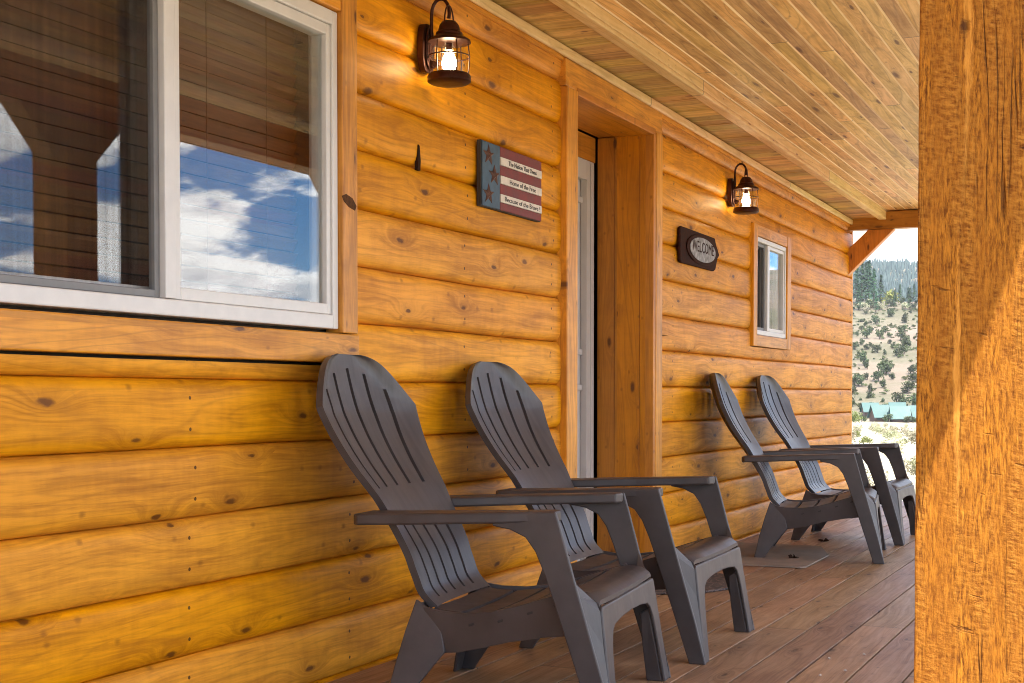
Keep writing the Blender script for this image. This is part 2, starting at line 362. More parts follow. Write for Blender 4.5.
def build_wall():
    bm = bmesh.new()
    zs = []
    for k in range(-2, 13):
        z0 = .002+CW*k
        for j in range(17):
            t = j/16
            # wide round face with tight shadow lines
            zs.append((z0+CW*(.5-.5*math.cos(math.pi*t))*.75+CW*t*.25, .75*(.5-.5*math.cos(math.pi*t))+.25*t, k))
    cuts = sorted({b[2] for b in open_boxes} | {b[3] for b in open_boxes} | {2.36})
    def prof(t, k): return -.021 if t < .003 or t > .997 else -.004 + .020*(1-abs(2*t-1)**7)+.004*(1-(2*t-1)**2)
    rows = [(z, prof(t, k), k+t) for z, t, k in zs]
    full = []
    for (z, x, k), (z2, x2, k2) in zip(rows, rows[1:]):
        full.append((z, x, k))
        for c in cuts:
            if z+1e-4 < c < z2-1e-4: full.append((c, x+(x2-x)*(c-z)/(z2-z), k+(k2-k)*(c-z)/(z2-z)))
    for (z, x, k), (z2, x2, k2) in zip(full, full[1:]):
        if z2-z < 1e-5 or z > 2.36-1e-4: continue
        zm = (z+z2)/2; iv = [(YN, YE)]
        for a, b, za, zb in open_boxes:
            if za < zm < zb:
                iv = [q for s, e in iv for q in ((s, min(e, a)), (max(s, b), e)) if q[1]-q[0] > .001]
        for s, e in iv:
            n = max(1, int((e-s)/.35)); pr = None
            for i in range(n+1):
                y = s+(e-s)*i/n; wf = lambda ph, zz: (.0020*math.sin(y*1.9+ph*2.1)+.0011*math.sin(y*4.7+ph)) if .02 < zz < 2.30 else 0
                q = (bm.verts.new((x+wf(k+9, z)*.5, y, z+wf(k, z))), bm.verts.new((x2+wf(k2+9, z2)*.5, y, z2+wf(k2, z2))))
                if pr: bm.faces.new([pr[0], q[0], q[1], pr[1]])
                pr = q
    bmesh.ops.remove_doubles(bm, verts=bm.verts, dist=.0004)
    o = obj('log_wall', bm, M_log, cabin, smooth=50)
    o['label'] = 'honey coloured half-log siding with knots'
    return o
build_wall()
# shell of the house behind the siding
bm = bmesh.new()
box(bm, (-5, YN, -.4), (-4.9, YE, 2.6)); box(bm, (-5, YN-.1, -.4), (-.02, YN, 2.6))
box(bm, (-5, YE, -.4), (-.002, YE+.05, 2.6)); box(bm, (-5, YN, -.4), (-.02, YE, -.3)); box(bm, (-5, YN, 2.5), (-.02, YE, 2.6))
# partition right behind the siding, open at windows and door
def wall_with_holes(bm, x0, x1, y0, y1, z0, z1, holes):
    ys = sorted({y0, y1} | {h[0] for h in holes} | {h[1] for h in holes}); zz = sorted({z0, z1} | {h[2] for h in holes} | {h[3] for h in holes})
    for a, b in zip(ys, ys[1:]):
        for c, d in zip(zz, zz[1:]):
            if any(h[0] <= a and b <= h[1] and h[2] <= c and d <= h[3] for h in holes): continue
            box(bm, (x0, a, c), (x1, b, d))
wall_with_holes(bm, -.15, -.035, YN, YE, -.3, 2.5, [W1, W2, (DR[0]-.05, DR[1]+.05, -.3, DR[3]+.05)])
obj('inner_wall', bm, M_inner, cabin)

def zl(y): return -.0075*(y-5)     # the porch ceiling falls slightly towards the far end
def zt(y): return -.005*(y-5.4)
def ybox(bm, x0, x1, y0, y1, z0, z1, f, n=1, mi=0):
    for i in range(n):
        a, b = y0+(y1-y0)*i/n, y0+(y1-y0)*(i+1)/n
        vs = box(bm, (x0, a, z0), (x1, b, z1), None, mi)
        for v in vs: v.co.z += f(v.co.y)
# frieze under the ceiling, wall-top moulding
bm = bmesh.new(); ybox(bm, -.02, .042, DR[0]-TD+.0, DR[1]+TD+.02, 2.231, 2.350, zt); obj('door_head_trim', bm, M_trim_h, cabin, bevel=.004)
bm = bmesh.new(); ybox(bm, -.02, .030, YN, YE, 2.34, 2.40, zl); obj('frieze_board', bm, M_trim_h, cabin)
bm = bmesh.new(); ybox(bm, .031, .052, YN, YE+.02, 2.356, 2.400, lambda y: zl(y)); o = obj('wall_top_moulding', bm, M_strip, cabin, bevel=.01, seg=3); o['label'] = 'pale pine moulding along the top of the wall'
# soffit strip with boards running out from the wall
bm = bmesh.new(); y = YN
while y < YE+.1:
    e = min(y+.135, YE+.12); d = R.uniform(-.0015, .0015)
    ybox(bm, -.02, .285, y+.001, e-.001, 2.408+d, 2.43+d, zl); y += .135
o = obj('soffit', bm, M_soff, cabin, bevel=.003); o['label'] = 'narrow strip of pale boards laid crosswise beside the wall'
bm = bmesh.new()
ybox(bm, .262, .322, YN, YE+.08, 2.385, 2.4065, zl); ybox(bm, .286, .322, YN, YE+.08, 2.407, 2.458, zl)
o = obj('ceiling_beam', bm, M_strip, cabin, bevel=.006); o['label'] = 'long pale pine trim board dividing the ceiling'
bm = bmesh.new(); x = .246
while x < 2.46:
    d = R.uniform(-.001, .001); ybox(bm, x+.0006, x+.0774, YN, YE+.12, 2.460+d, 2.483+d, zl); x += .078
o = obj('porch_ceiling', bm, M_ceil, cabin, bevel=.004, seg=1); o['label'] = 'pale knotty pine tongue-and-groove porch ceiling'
bm = bmesh.new(); box(bm, (-5.6, YN-.5, 2.62), (2.58, YE+.5, 2.72)); obj('roof', bm, M_roof, cabin)
bm = bmesh.new(); box(bm, (2.545, YN-.5, 2.30), (2.578, YE+.5, 2.615)); obj('fascia', bm, M_trim_h, cabin)
# beam lines on the posts
bm = bmesh.new(); box(bm, (1.975, YN, 2.17), (2.125, YE-.03, 2.36)); obj('porch_header', bm, M_trim_h, cabin, bevel=.006)
YB = 11.80
bm = bmesh.new(); box(bm, (-.015, YB-.05, 2.262), (1.97, YB+.06, 2.402))
box(bm, (-.015, YB+.062, 2.300), (2.54, YB+.10, 2.60)); o = obj('end_beam', bm, M_beam, cabin, bevel=.004); o['label'] = 'dark stained beam across the far end of the porch'
bm = bmesh.new()
prism(bm, [(0, 1.885), (.385, 2.26), (.17, 2.26), (0, 2.10)], lambda x, z: (x-.0, YB-.03, z), lambda x, z: (x-.0, YB+.06, z)); obj('corner_brace', bm, M_brace, cabin, bevel=.004)
bm = bmesh.new(); box(bm, (-.03, YE+.001, 0.0), (.012, YE+.045, 2.30)); obj('corner_board', bm, M_trim_v, cabin, bevel=.003)

# porch posts
def post(bm_y, first=False):
    bm = bmesh.new(); n = 60
    x0, x1, y0, y1 = 1.957, 2.160, bm_y, bm_y+.2
    rings = []
    for i in range(n+1):
        z = 0+2.17*i/n
        j = lambda s: .0022*mnoise.noise((s*3.1, z*5, bm_y))+.0010*mnoise.noise((s*9, z*33, bm_y))
        rings.append([bm.verts.new(v) for v in ((x0+j(1), y0+j(2), z), (x1+j(3), y0+j(4), z), (x1+j(5), y1+j(6), z), (x0+j(7), y1+j(8), z))])
    for a, b in zip(rings, rings[1:]):
        for k in range(4): bm.faces.new([a[k], a[(k+1) % 4], b[(k+1) % 4], b[k]])
    bm.faces.new(rings[0]); bm.faces.new(rings[-1][::-1])
    o = obj('porch_post', bm, M_post, cabin, bevel=.004, seg=2); return o
for i, y in enumerate((2.75, 4.86, 7.12, 9.4, 11.72)):
    o = post(y)
    if i == 0: o['label'] = 'rough-sawn orange post close to the viewer'
# knee braces under the header at the posts (they show in the window glass)
for y in (2.75, 4.86, 7.12, 9.4, 11.72):
    for sg_ in (-1, 1):
        yy = y if sg_ < 0 else y+.2
        if y > 11 and sg_ > 0: continue
        bm = bmesh.new()
        prism(bm, [(0, 1.93), (.24, 2.17), (0, 2.17)], lambda a, z: (2.0, yy+sg_*a, z), lambda a, z: (2.11, yy+sg_*a, z))
        obj('knee_brace', bm, M_beam, cabin)

# ------------------------------------------------------------------ windows
def rect_frame(bm, x0, x1, y0, y1, z0, z1, w, wb=None, mi=0):
    wb = wb or w; wt = wb
    box(bm, (x0, y0, z0), (x1, y0+w, z1), None, mi); box(bm, (x0, y1-w, z0), (x1, y1, z1), None, mi)
    box(bm, (x0, y0+w, z0), (x1, y1-w, z0+wb), None, mi); box(bm, (x0, y0+w, z1-wt), (x1, y1-w, z1), None, mi)
def pane(parent, x, y0, y1, z0, z1, name='pane'):
    bm = bmesh.new(); box(bm, (x-.002, y0, z0), (x+.002, y1, z1)); return obj(name, bm, M_glass, parent)
def window(W, mull, label, fw, fz, mw):
    y0, y1, z0, z1 = W
    bm = bmesh.new(); rect_frame(bm, -.06, .030, y0, y1, z0, z1, fw, fz)
    fr = obj('window', bm, M_white, cabin, bevel=.004); fr['label'] = label
    s, q = fw*.75, fz*.75
    # fixed right sash
    bm = bmesh.new(); rect_frame(bm, -.036, .022, mull, y1-fw-.001, z0+fz+.001, z1-fz-.001, s, q); obj('sash', bm, M_white, fr, bevel=.003)
    pane(fr, .004, mull+s-.004, y1-fw-s+.004, z0+fz+q-.004, z1-fz-q+.004)
    # sliding left sash, set further back
    bm = bmesh.new(); rect_frame(bm, -.060, -.0385, y0+fw+.001, mull+.03, z0+fz+.001, z1-fz-.001, s, q); obj('sash', bm, M_white, fr, bevel=.003)
    pane(fr, -.050, y0+fw+s-.004, mull+.03-s+.004, z0+fz+q-.004, z1-fz-q+.004)
    # upright meeting bar, outside
    bm = bmesh.new(); box(bm, (-.030, mull-mw, z0+fz+.002), (.026, mull-.001, z1-fz-.002)); obj('mullion', bm, M_white, fr, bevel=.003)
    # insect screen over the left half
    a, b, c, d = y0+fw+.002, mull-mw-.002, z0+fz+.002, z1-fz-.002
    bm = bmesh.new(); rect_frame(bm, -.012, .008, a, b, c, d, .020); obj('screen_frame', bm, M_screenf, fr, bevel=.002)
    bm = bmesh.new(); box(bm, (-.0025, a+.018, c+.018), (-.002, b-.018, d-.018)); obj('screen', bm, M_screen, fr)
    return fr
fr1 = window(W1, 2.985, 'large white sliding window with brown blinds', .030, .044, .045)
fr2 = window(W2, 9.14, 'small white sliding window near the far end', .026, .030, .05)
def blinds(fr, W, x, pitch, tilt):
    bm = bmesh.new(); z = W[2]+.05
    while z < W[3]:
        Mx = Matrix.Translation((x, 0, z)) @ Matrix.Rotation(tilt+R.uniform(-.03, .03), 4, 'Y')
        box(bm, (-.0015, W[0]+.03, -.0195), (.0015, W[1]-.03, .0195), Mx); z += pitch
    for y in (W[0]+.25, (W[0]+W[1])/2+.35, W[1]-.22): tube(bm, [(x+.025, y, W[2]+.04), (x+.025, y, W[3]-.02)], .0016, 5)
    obj('blind', bm, M_blind, fr)
blinds(fr1, W1, -.11, .043, rad(24))
# wood casings: every board a part of its own
def casing(a, b, mat):
    bm = bmesh.new(); box(bm, a, b); return obj('window_casing', bm, mat, cabin, bevel=.004)
casing((-.02, W1[1]+.002, 1.092), (.046, W1[1]+TW, 2.37), M_trim_v)
casing((-.02, W1[0]-TW, 1.092), (.046, W1[0]-.002, 2.37), M_trim_v)
casing((-.02, W1[0]-TW, .998), (.048, W1[1]+TW+.004, 1.0895), M_trim_h)
casing((-.02, W1[0]-.001, W1[3]+.003), (.043, W1[1]+.001, 2.36), M_trim_h)
casing((-.02, W2[1]+.002, W2[2]-.075), (.040, W2[1]+.108, W2[3]+.075), M_trim_v)
casing((-.02, W2[0]-.093, W2[2]-.075), (.040, W2[0]-.002, W2[3]+.075), M_trim_v)
casing((-.02, W2[0]-.001, W2[2]-.075), (.038, W2[1]+.001, W2[2]-.003), M_trim_h)
casing((-.02, W2[0]-.001, W2[3]+.003), (.038, W2[1]+.001, W2[3]+.074), M_trim_h)

# ------------------------------------------------------------------ doorway
bm = bmesh.new()
box(bm, (-.02, DR[0]-TD, .0), (.050, DR[0]-.003, 2.228)); o = obj('door_casing', bm, M_trim_v, cabin, bevel=.005)
bm = bmesh.new(); box(bm, (-.02, DR[1]+.036, .0), (.050, DR[1]+TD+.008, 2.228)); obj('door_casing', bm, M_trim_v, cabin, bevel=.005)
bm = bmesh.new()
for xa, xb, dy in ((-.028, .047, .0), (-.165, -.030, .004), (-.262, -.167, .009)):
    box(bm, (xa, DR[1]+dy, .0), (xb, DR[1]+.034, DR[3]))
    box(bm, (xa, DR[0]-.034 if xb > 0 else DR[0]-.034, .0), (xb if xb < 0 else -.022, DR[0]-dy, DR[3]))
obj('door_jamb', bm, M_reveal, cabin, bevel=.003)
bm = bmesh.new()
for xa, xb, dz in ((-.165, .045, 0), (-.262, -.167, .008)): box(bm, (xa, DR[0]-.002, DR[3]-.004+dz), (xb, DR[1]+.034, DR[3]+.03))
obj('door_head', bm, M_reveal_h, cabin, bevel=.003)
bm = bmesh.new(); box(bm, (-.32, DR[0], .0), (-.305, DR[1], DR[3]-.16)); 
for a, b, c, d in ((.12, .93, .25, .95), (.12, .93, 1.1, 1.9)): rect_frame(bm, -.3048, -.292, DR[0]+a, DR[0]+b, c, d, .03)
door = obj('door', bm, M_doorw, cabin, bevel=.004); door['label'] = 'pale door deep inside the doorway'
bm = bmesh.new()
box(bm, (-.303, DR[1]-.12, .0), (-.268, DR[1]-.022, DR[3]-.13)); box(bm, (-.303, DR[0]+.01, .0), (-.268, DR[0]+.10, DR[3]-.13)); box(bm, (-.303, DR[0]+.101, DR[3]-.23), (-.268, DR[1]-.121, DR[3]-.13))
box(bm, (-.267, DR[1]-.075, .01), (-.2635, DR[1]-.032, DR[3]-.14))
obj('frame', bm, M_doorw, door, bevel=.003)
bm = bmesh.new(); box(bm, (-.305, DR[0], DR[3]-.128), (-.270, DR[1], DR[3]-.002)); obj('door_head', bm, M_reveal_h, cabin)
bm = bmesh.new(); lathe(bm, [(.0, 0), (.03, 0), (.03, .006), (.012, .01), (.012, .035), (.028, .05), (.028, .062), (.0, .07)][1:-1], (0, 0, 0), 16)
k = obj('handle', bm, M_bronze, door, smooth=40); k.rotation_euler = (0, rad(90), 0); k.location = (-.304, DR[0]+.14, 1.0)
bm = bmesh.new(); box(bm, (-.36, DR[0], -.06), (.03, DR[1], .012)); obj('threshold', bm, M_deck, cabin, bevel=.004)

M_knot2 = simple('charred_knot', (.03, .014, .008), .8, 0, .4, 90, 0, .08)
M_knot = simple('knot_wood', (.085, .036, .014), .7, 0, .4, 90, 0, .1)
# a split knot and a dark knot that show on the wood
bm = bmesh.new(); prism(bm, [(-.012, -.085), (.010, -.088), (.014, -.03), (.004, .055), (-.006, .06), (-.010, -.02)], lambda a, z: (.012, 4.318+a*.8, 1.733+z*.6), lambda a, z: (.0252, 4.318+a*.8, 1.733+z*.6)); obj('split_knot', bm, M_knot2, cabin)
bm = bmesh.new(); prism(bm, [(-.055, .012), (-.02, .022), (.03, .012), (.062, -.012), (.05, -.03), (0, -.022), (-.04, -.006)], lambda a, z: (.045, 3.815+a*.75, 1.510+z*.9), lambda a, z: (.0472, 3.815+a*.75, 1.510+z*.9)); obj('dark_knot', bm, M_knot, cabin, bevel=.001)

# ------------------------------------------------------------------ deck
bm = bmesh.new(); x = .03
while x < 2.2:
    d = R.uniform(-.0012, .0012); y = -2.5
    box(bm, (x+.0038, y, -.035+d), (x+.1592, 12.15, d)); x += .163
deck = obj('porch_deck', bm, M_deck, None, bevel=.0012, seg=1); tag(deck, 'brown stained plank deck of the porch', 'deck', kind='structure')
bm = bmesh.new(); box(bm, (-.02, -2.5, -.30), (2.16, 12.1, -.05)); o = obj('deck_frame', bm, M_dark, None); tag(o, kind='structure')

# ------------------------------------------------------------------ chairs
def lerp_tab(tab, s):
    for (a, *va), (b, *vb) in zip(tab, tab[1:]):
        if a <= s <= b:
            t = (s-a)/(b-a); return [p+(q-p)*t for p, q in zip(va, vb)]
    return list(tab[-1][1:])
def spline(pts, n):
    out = []
    P = [pts[0]]+pts+[pts[-1]]
    for i in range(1, len(P)-2):
        for k in range(n):
            t = k/n; a, b, c, d = P[i-1], P[i], P[i+1], P[i+2]
            out.append(tuple(.5*((2*q)+(r-p)*t+(2*p-5*q+4*r-s)*t*t+(-p+3*q-3*r+s)*t**3) for p, q, r, s in zip(a, b, c, d)))
    out.append(pts[-1]); return out

BACK = [(-.084, 1.0225, .085), (-.083, 1.0175, .125), (-.081, 1.004, .175), (-.077, .980, .222), (-.069, .945, .268), (-.059, .905, .312), (-.049, .871, .347), (-.046, .862, .352), (-.036, .835, .346), (-.003, .765, .325), (.042, .690, .300),
        (.092, .620, .274), (.135, .560, .256), (.180, .495, .246), (.220, .430, .240), (.243, .375, .237), (.262, .328, .235), (.300, .288, .233)]
def make_backrest(root):
    rows = spline(BACK, 4); bm = bmesh.new()
    sl = [-.64, -.33, 0.0, .33, .64]; hw = .030
    cols = [-1.0, -.95]
    for c in sl: cols += [c-.16 if c > -.64 else -.80, c-hw, c+hw]
    cols += [.80, .95, 1.0]
    def P(u, z, w, t):
        ws = w if z < .835 else .346-.016*(z-.835)/.19; at_ = abs(t)
        v = math.copysign(w if at_ == 1 else min(at_*ws, w*(.30+.66*at_)), t); wrap = .055*abs(t)**2.2*(w/.34)*min(1, max(.35, (z-.3)/.3))
        return Vector((u+wrap, v, z))
    grid = []
    for u, z, w in rows:
        a = [P(u, z, w, t) for t in cols]
        grid.append(a)
    V = [[bm.verts.new(p) for p in r] for r in grid]
    slotcol = set()
    for c in sl: slotcol.add(cols.index(c-hw))
    top = {0: .978, 1: .965, 2: .918}
    for i in range(len(V)-1):
        for j in range(len(V[0])-1):
            zc = (grid[i][j].z+grid[i+1][j].z)/2
            if j in slotcol:
                q = abs([s for s in range(5) if cols.index(sl[s]-hw) == j][0]-2)
                if .615 < zc < top[q] or .305 < zc < .535: continue
            bm.faces.new([V[i][j], V[i+1][j], V[i+1][j+1], V[i][j+1]])
    ex = bmesh.ops.extrude_face_region(bm, geom=list(bm.faces), use_keep_orig=True)
    for v in ex['geom']:
        if isinstance(v, bmesh.types.BMVert): v.co += Vector((-.021, 0, -.006))
    o = obj('backrest', bm, M_res, root, smooth=38)
    es = o.modifiers.new('edges', 'EDGE_SPLIT'); es.split_angle = rad(38)
    return o

SEAT = [(.300, .288), (.330, .279), (.40, .276), (.48, .284), (.56, .304), (.64, .332), (.70, .352), (.745, .362), (.785, .360), (.812, .346), (.824, .330)]
def seat_z(u): return lerp_tab(SEAT, u)[0]
def seat_w(u): return .233+(.322-.233)*min(1, max(0, (u-.30)/.42))
def make_seat(root):
    bm = bmesh.new(); ed = [.302, .386, .402, .486, .502, .586, .602, .680, .700, .816]
    for a, b in zip(ed[::2], ed[1::2]):
        n = 9 if b > .8 else 4; rows = []
        for i in range(n+1):
            u = a+(b-a)*i/n; w = seat_w(u); z = seat_z(u); r = []
            for t in (-1, -.96, -.5, 0, .5, .96, 1):
                r.append(((u, w*t, z-(.010 if abs(t) == 1 else 0)-.006*(1-t*t)), (u, w*t, z-.014-(.004 if abs(t) == 1 else 0)-.006*(1-t*t))))
            rows.append([(bm.verts.new(p), bm.verts.new(q)) for p, q in r])
        m = len(rows[0])
        for r0, r1 in zip(rows, rows[1:]):
            for j in range(m-1):
                bm.faces.new([r0[j][0], r1[j][0], r1[j+1][0], r0[j+1][0]]); bm.faces.new([r0[j][1], r0[j+1][1], r1[j+1][1], r1[j][1]])
            bm.faces.new([r0[0][0], r0[0][1], r1[0][1], r1[0][0]]); bm.faces.new([r0[-1][0], r1[-1][0], r1[-1][1], r0[-1][1]])
        for r in (rows[0], rows[-1]):
            for j in range(m-1): bm.faces.new([r[j][0], r[j+1][0], r[j+1][1], r[j][1]])
    return obj('seat', bm, M_res, root, smooth=35)

def arc(cx, cz, r, a0, a1, n=6, rz=None):
    rz = rz or r
    return [(cx+r*math.cos(rad(a0+(a1-a0)*i/n)), cz+rz*math.sin(rad(a0+(a1-a0)*i/n))) for i in range(n+1)]

def make_chair(label):
    root = thing('adirondack_chair', label, 'chair', group='adirondack chairs along the porch wall')
    make_backrest(root); make_seat(root)
    for s in (-1, 1):
        # arm: plank from the back to the front corner, widening, with rolled outer edge
        bm = bmesh.new()
        outl = [(.118, .385), (.135, .402), (.30, .408), (.56, .402), (.690, .393), (.712, .382), (.716, .350), (.704, .322), (.60, .315), (.42, .300), (.25, .272), (.118, .252)]
        za = lambda u: .562+(.585-.562)*(u-.12)/.59
        prism(bm, outl, lambda u, v: (u, s*v, za(u)), lambda u, v: (u, s*v, za(u)-.031))
        obj('armrest', bm, M_res, root, bevel=.006, seg=2)
        # front leg: outer plate swept forward, with fillet under the arm, plus the corner flange under the seat
        bm = bmesh.new()
        pl = [(.714, .5835), (.728, .535), (.765, .40), (.80, .275), (.838, .14), (.872, .0), (.815, .0), (.785, .095), (.748, .21), (.712, .32), (.680, .415), (.655, .475), (.628, .512), (.585, .532), (.535, .5405), (.535, .548), (.64, .5795)]
        vv = lambda z: .378+.019*(z/.57)
        prism(bm, pl, lambda u, z: (u, s*vv(z), z), lambda u, z: (u, s*(vv(z)-.013), z))
        # side web between the plate and the apron
        web = [((.762, .395), (.770, .345)), ((.775, .360), (.806, .338)), ((.79, .305), (.820, .31)), ((.815, .22), (.832, .22)), ((.838, .13), (.848, .13)), ((.862, .012), (.868, .012))]
        A = [bm.verts.new((p[0], s*(vv(p[1])-.006), p[1])) for p, q in web]; Bv = [bm.verts.new((q[0], s*(.324+.046*(1-q[1]/.34)), q[1])) for p, q in web]
        for i in range(len(web)-1): bm.faces.new([A[i], A[i+1], Bv[i+1], Bv[i]])
        uf = lambda z: .822+.046*(1-z/.335)
        # inner return of the leg
        prism(bm, [(0, .0), (.05, .0), (.042, .12), (.03, .22), (0, .235)], lambda d, z: (uf(z)-.0112-d, s*(.305-.05*min(1, z/.22)), z), lambda d, z: (uf(z)-.0112-d, s*(.313-.05*min(1, z/.22)), z))
        obj('leg', bm, M_res, root, bevel=.005, seg=2)
        # side rail
        bm = bmesh.new()
        vr = lambda u: .272+(.345-.272)*(u-.26)/.5
        rl = [(.285, .292), (.34, .283), (.42, .282), (.50, .292), (.58, .313), (.66, .340), (.735, .362), (.765, .300), (.745, .243), (.66, .232), (.56, .212), (.46, .185), (.40, .17), (.355, .165), (.285, .20)]
        prism(bm, rl, lambda u, z: (u, s*vr(u), z), lambda u, z: (u, s*(vr(u)-.012), z))
        prism(bm, [(.29, .289), (.42, .279), (.58, .310), (.73, .358)], lambda u, z: (u, s*(vr(u)-.0125), z-.002), lambda u, z: (u, s*(vr(u)-.036), z-.004)) if False else None
        for u in (.44, .53, .62, .70):
            Mx = Matrix.Translation((u, s*(vr(u)+.0005), seat_z(u)-.028)) @ Matrix.Rotation(rad(-20), 4, 'Y')
            box(bm, (-.009, -.001, -.0035), (.009, .001, .0035), Mx, 1)
        obj('side_rail', bm, [M_res, M_dark], root, bevel=.004, seg=2)
        # rear leg: L section, splayed backwards
        bm = bmesh.new()
        vq = lambda z: .318-.045*min(1, z/.30)
        ql = [(.262, .312), (.300, .286), (.345, .225), (.358, .168), (.322, .125), (.275, .065), (.238, .012), (.232, .0), (.178, .0), (.186, .03), (.205, .12), (.232, .22)]
        prism(bm, ql, lambda u, z: (u, s*vq(z), z), lambda u, z: (u, s*(vq(z)-.012), z))
        bk = [(.0, .0), (.06, .0), (.085, .12), (.10, .22), (.075, .30), (.0, .30)]
        ub = lambda z: .180+.085*(z/.30)
        prism(bm, bk, lambda d, z: (ub(z), s*(vq(z)-.0125-d), z), lambda d, z: (ub(z)+.011, s*(vq(z)-.0125-d), z))
        obj('leg', bm, M_res, root, bevel=.004, seg=2)
    # front panel: apron and the faces of both front legs in one arched piece
    bm = bmesh.new(); uf = lambda z: .822+.046*(1-z/.335)
    hp = [(.320, .322), (.327, .312), (.335, .24), (.350, .12), (.368, .0), (.305, .0), (.285, .10), (.268, .180), (.256, .215), (.236, .243), (.205, .258), (.12, .266), (0, .269)]
    ap = hp+[(-v, z) for v, z in hp[-2::-1]]
    prism(bm, ap, lambda v, z: (uf(z), v, z), lambda v, z: (uf(z)-.011, v, z))
    obj('front_panel', bm, M_res, root, bevel=.004, seg=2)
    # cross member under the back
    bm = bmesh.new(); box(bm, (.268, -.255, .195), (.285, .255, .268)); obj('stretcher', bm, M_res, root, bevel=.004)
    return root
def copy_tree(o, parent=None):
    c = o.copy(); COL.objects.link(c); c.parent = parent
    for ch in list(o.children): copy_tree(ch, c)
    return c
poses = [(.162, 3.745, 6.8), (.134, 4.80, 2.6), (.146, 7.77, 9.0), (.134, 8.88, .5)]
labels = ['charcoal resin adirondack chair nearest the big window, first in the row',
          'charcoal resin adirondack chair just left of the recessed doorway, second in the row',
          'charcoal resin adirondack chair seen side on with its feet by the pale grey mat',
          'charcoal resin adirondack chair under the small window, farthest along the porch']
ch = make_chair(labels[0])
for i, ((x, y, a), lb) in enumerate(zip(poses, labels)):
    c = ch if i == 0 else copy_tree(ch)
    c.location = (x, y, 0.001); c.rotation_euler = (0, 0, rad(a)); c['label'] = lb

# ------------------------------------------------------------------ lanterns
def make_lantern(label, x, y, z):
    """origin on the wall; the lantern hangs out in front"""
    root = thing('wall_lantern', label, 'lantern', (x, y, z), group='lanterns on the cabin wall')
    bm = bmesh.new()
    out = [(.036*math.cos(a), .085*math.sin(a)) if abs(math.sin(a)) < .2 else (.036*math.copysign(abs(math.cos(a))**.6, math.cos(a)), .085*math.copysign(abs(math.sin(a))**.75, math.sin(a))) for a in [2*math.pi*i/28 for i in range(28)]]
    prism(bm, out, lambda a, b: (.0, a*1.15, b), lambda a, b: (.026, a*1.15, b)); prism(bm, [(p*.8, q*.82) for p, q in out], lambda a, b: (.0262, a, b), lambda a, b: (.034, a, b))
    obj('backplate', bm, M_bronze, root, bevel=.003)
    lx = .105
    bm = bmesh.new()
    pts = [(.030, 0, .0), (.036, 0, .03), (.036, 0, .10)]+[(.036+.035*(1-math.cos(a)), 0, .115+.052*math.sin(a)) for a in [math.pi*i/10*1.12 for i in range(1, 11)]]
    tube(bm, pts, .0062, 8); e = pts[-1]
    obj('arm', bm, M_bronze, root, smooth=50)
    bm = bmesh.new(); prism(bm, [(-.004, -.02), (.05, -.008), (.05, .004), (-.004, .02)], lambda a, b: (.018+a, -.006, b-.055), lambda a, b: (.018+a, .006, b-.055)); obj('bracket', bm, M_bronze, root, bevel=.002)
    hz = e[2]
    b0 = -.115     # bottom of the lantern
    bm = bmesh.new(); ring = [(lx+.036*math.sin(a), .0+.0, .092+.038*math.cos(a)-.012) for a in [math.pi*1.25*(i/12)-math.pi*.625 for i in range(13)]]
    ring = [(lx, .034*math.sin(a), .078+.062*math.cos(a)) for a in [math.pi*1.1*(i/14)-math.pi*.55 for i in range(15)]]
    tube(bm, ring, .0028, 6); obj('bail', bm, M_bronze, root, smooth=50)
    bm = bmesh.new(); lathe(bm, [(.012, .088), (.024, .085), (.034, .072), (.040, .050), (.046, .046), (.048, .036), (.058, .030), (.074, .020), (.076, .012), (.060, .010)], (lx, 0, 0), 28); obj('cap', bm, M_bronze, root, smooth=40)
    bm = bmesh.new(); lathe(bm, [(.046, .010), (.056, -.010), (.062, -.035), (.062, -.055), (.056, -.080), (.052, -.093)], (lx, 0, 0), 28, closed=False); g = obj('glass', bm, M_lamp_glass, root, smooth=60)
    bm = bmesh.new(); lathe(bm, [(.052, -.092), (.070, -.096), (.076, -.104), (.076, -.122), (.066, -.128), (.030, -.130)], (lx, 0, 0), 28); obj('base', bm, M_bronze, root, smooth=40)
    bm = bmesh.new()
    for k in range(6):
        a = 2*math.pi*k/6+.35
        tube(bm, [(lx+r*math.cos(a), r*math.sin(a), zz) for r, zz in ((.066, .012), (.069, -.02), (.0705, -.045), (.069, -.07), (.066, -.098))], .0024, 6)
    n = 28
    for zz in (-.035,):
        tube(bm, [(lx+.0712*math.cos(2*math.pi*i/n), .0712*math.sin(2*math.pi*i/n), zz) for i in range(n+1)], .0024, 6, cap=False)
    obj('cage', bm, M_bronze, root, smooth=50)
    bm = bmesh.new(); lathe(bm, [(.009, -.012), (.012, -.020), (.022, -.040), (.027, -.058), (.022, -.076), (.009, -.085)], (lx, 0, 0), 16); obj('bulb', bm, M_bulb, root, smooth=60)
    bm = bmesh.new(); lathe(bm, [(.011, .010), (.012, -.014)], (lx, 0, 0), 12); obj('socket', bm, M_bronze, root, smooth=40)
    ld = bpy.data.lights.new('bulb_light', 'POINT'); ld.energy = .8; ld.color = (1, .74, .4); ld.shadow_soft_size = .028
    lo = bpy.data.objects.new('bulb_light', ld); COL.objects.link(lo); lo.parent = root; lo.location = (lx, 0, -.0955-.05+.06)
    lo.location = (lx, 0, -.052)
    return root
l1 = make_lantern('bronze cage lantern with lit bulb near the big window, above the flag sign', .024, 4.345, 2.104)
l2 = copy_tree(l1); l2.location = (.024, 8.18, 2.106); l2['label'] = 'bronze cage lantern with lit bulb beside the small window, past the doorway'

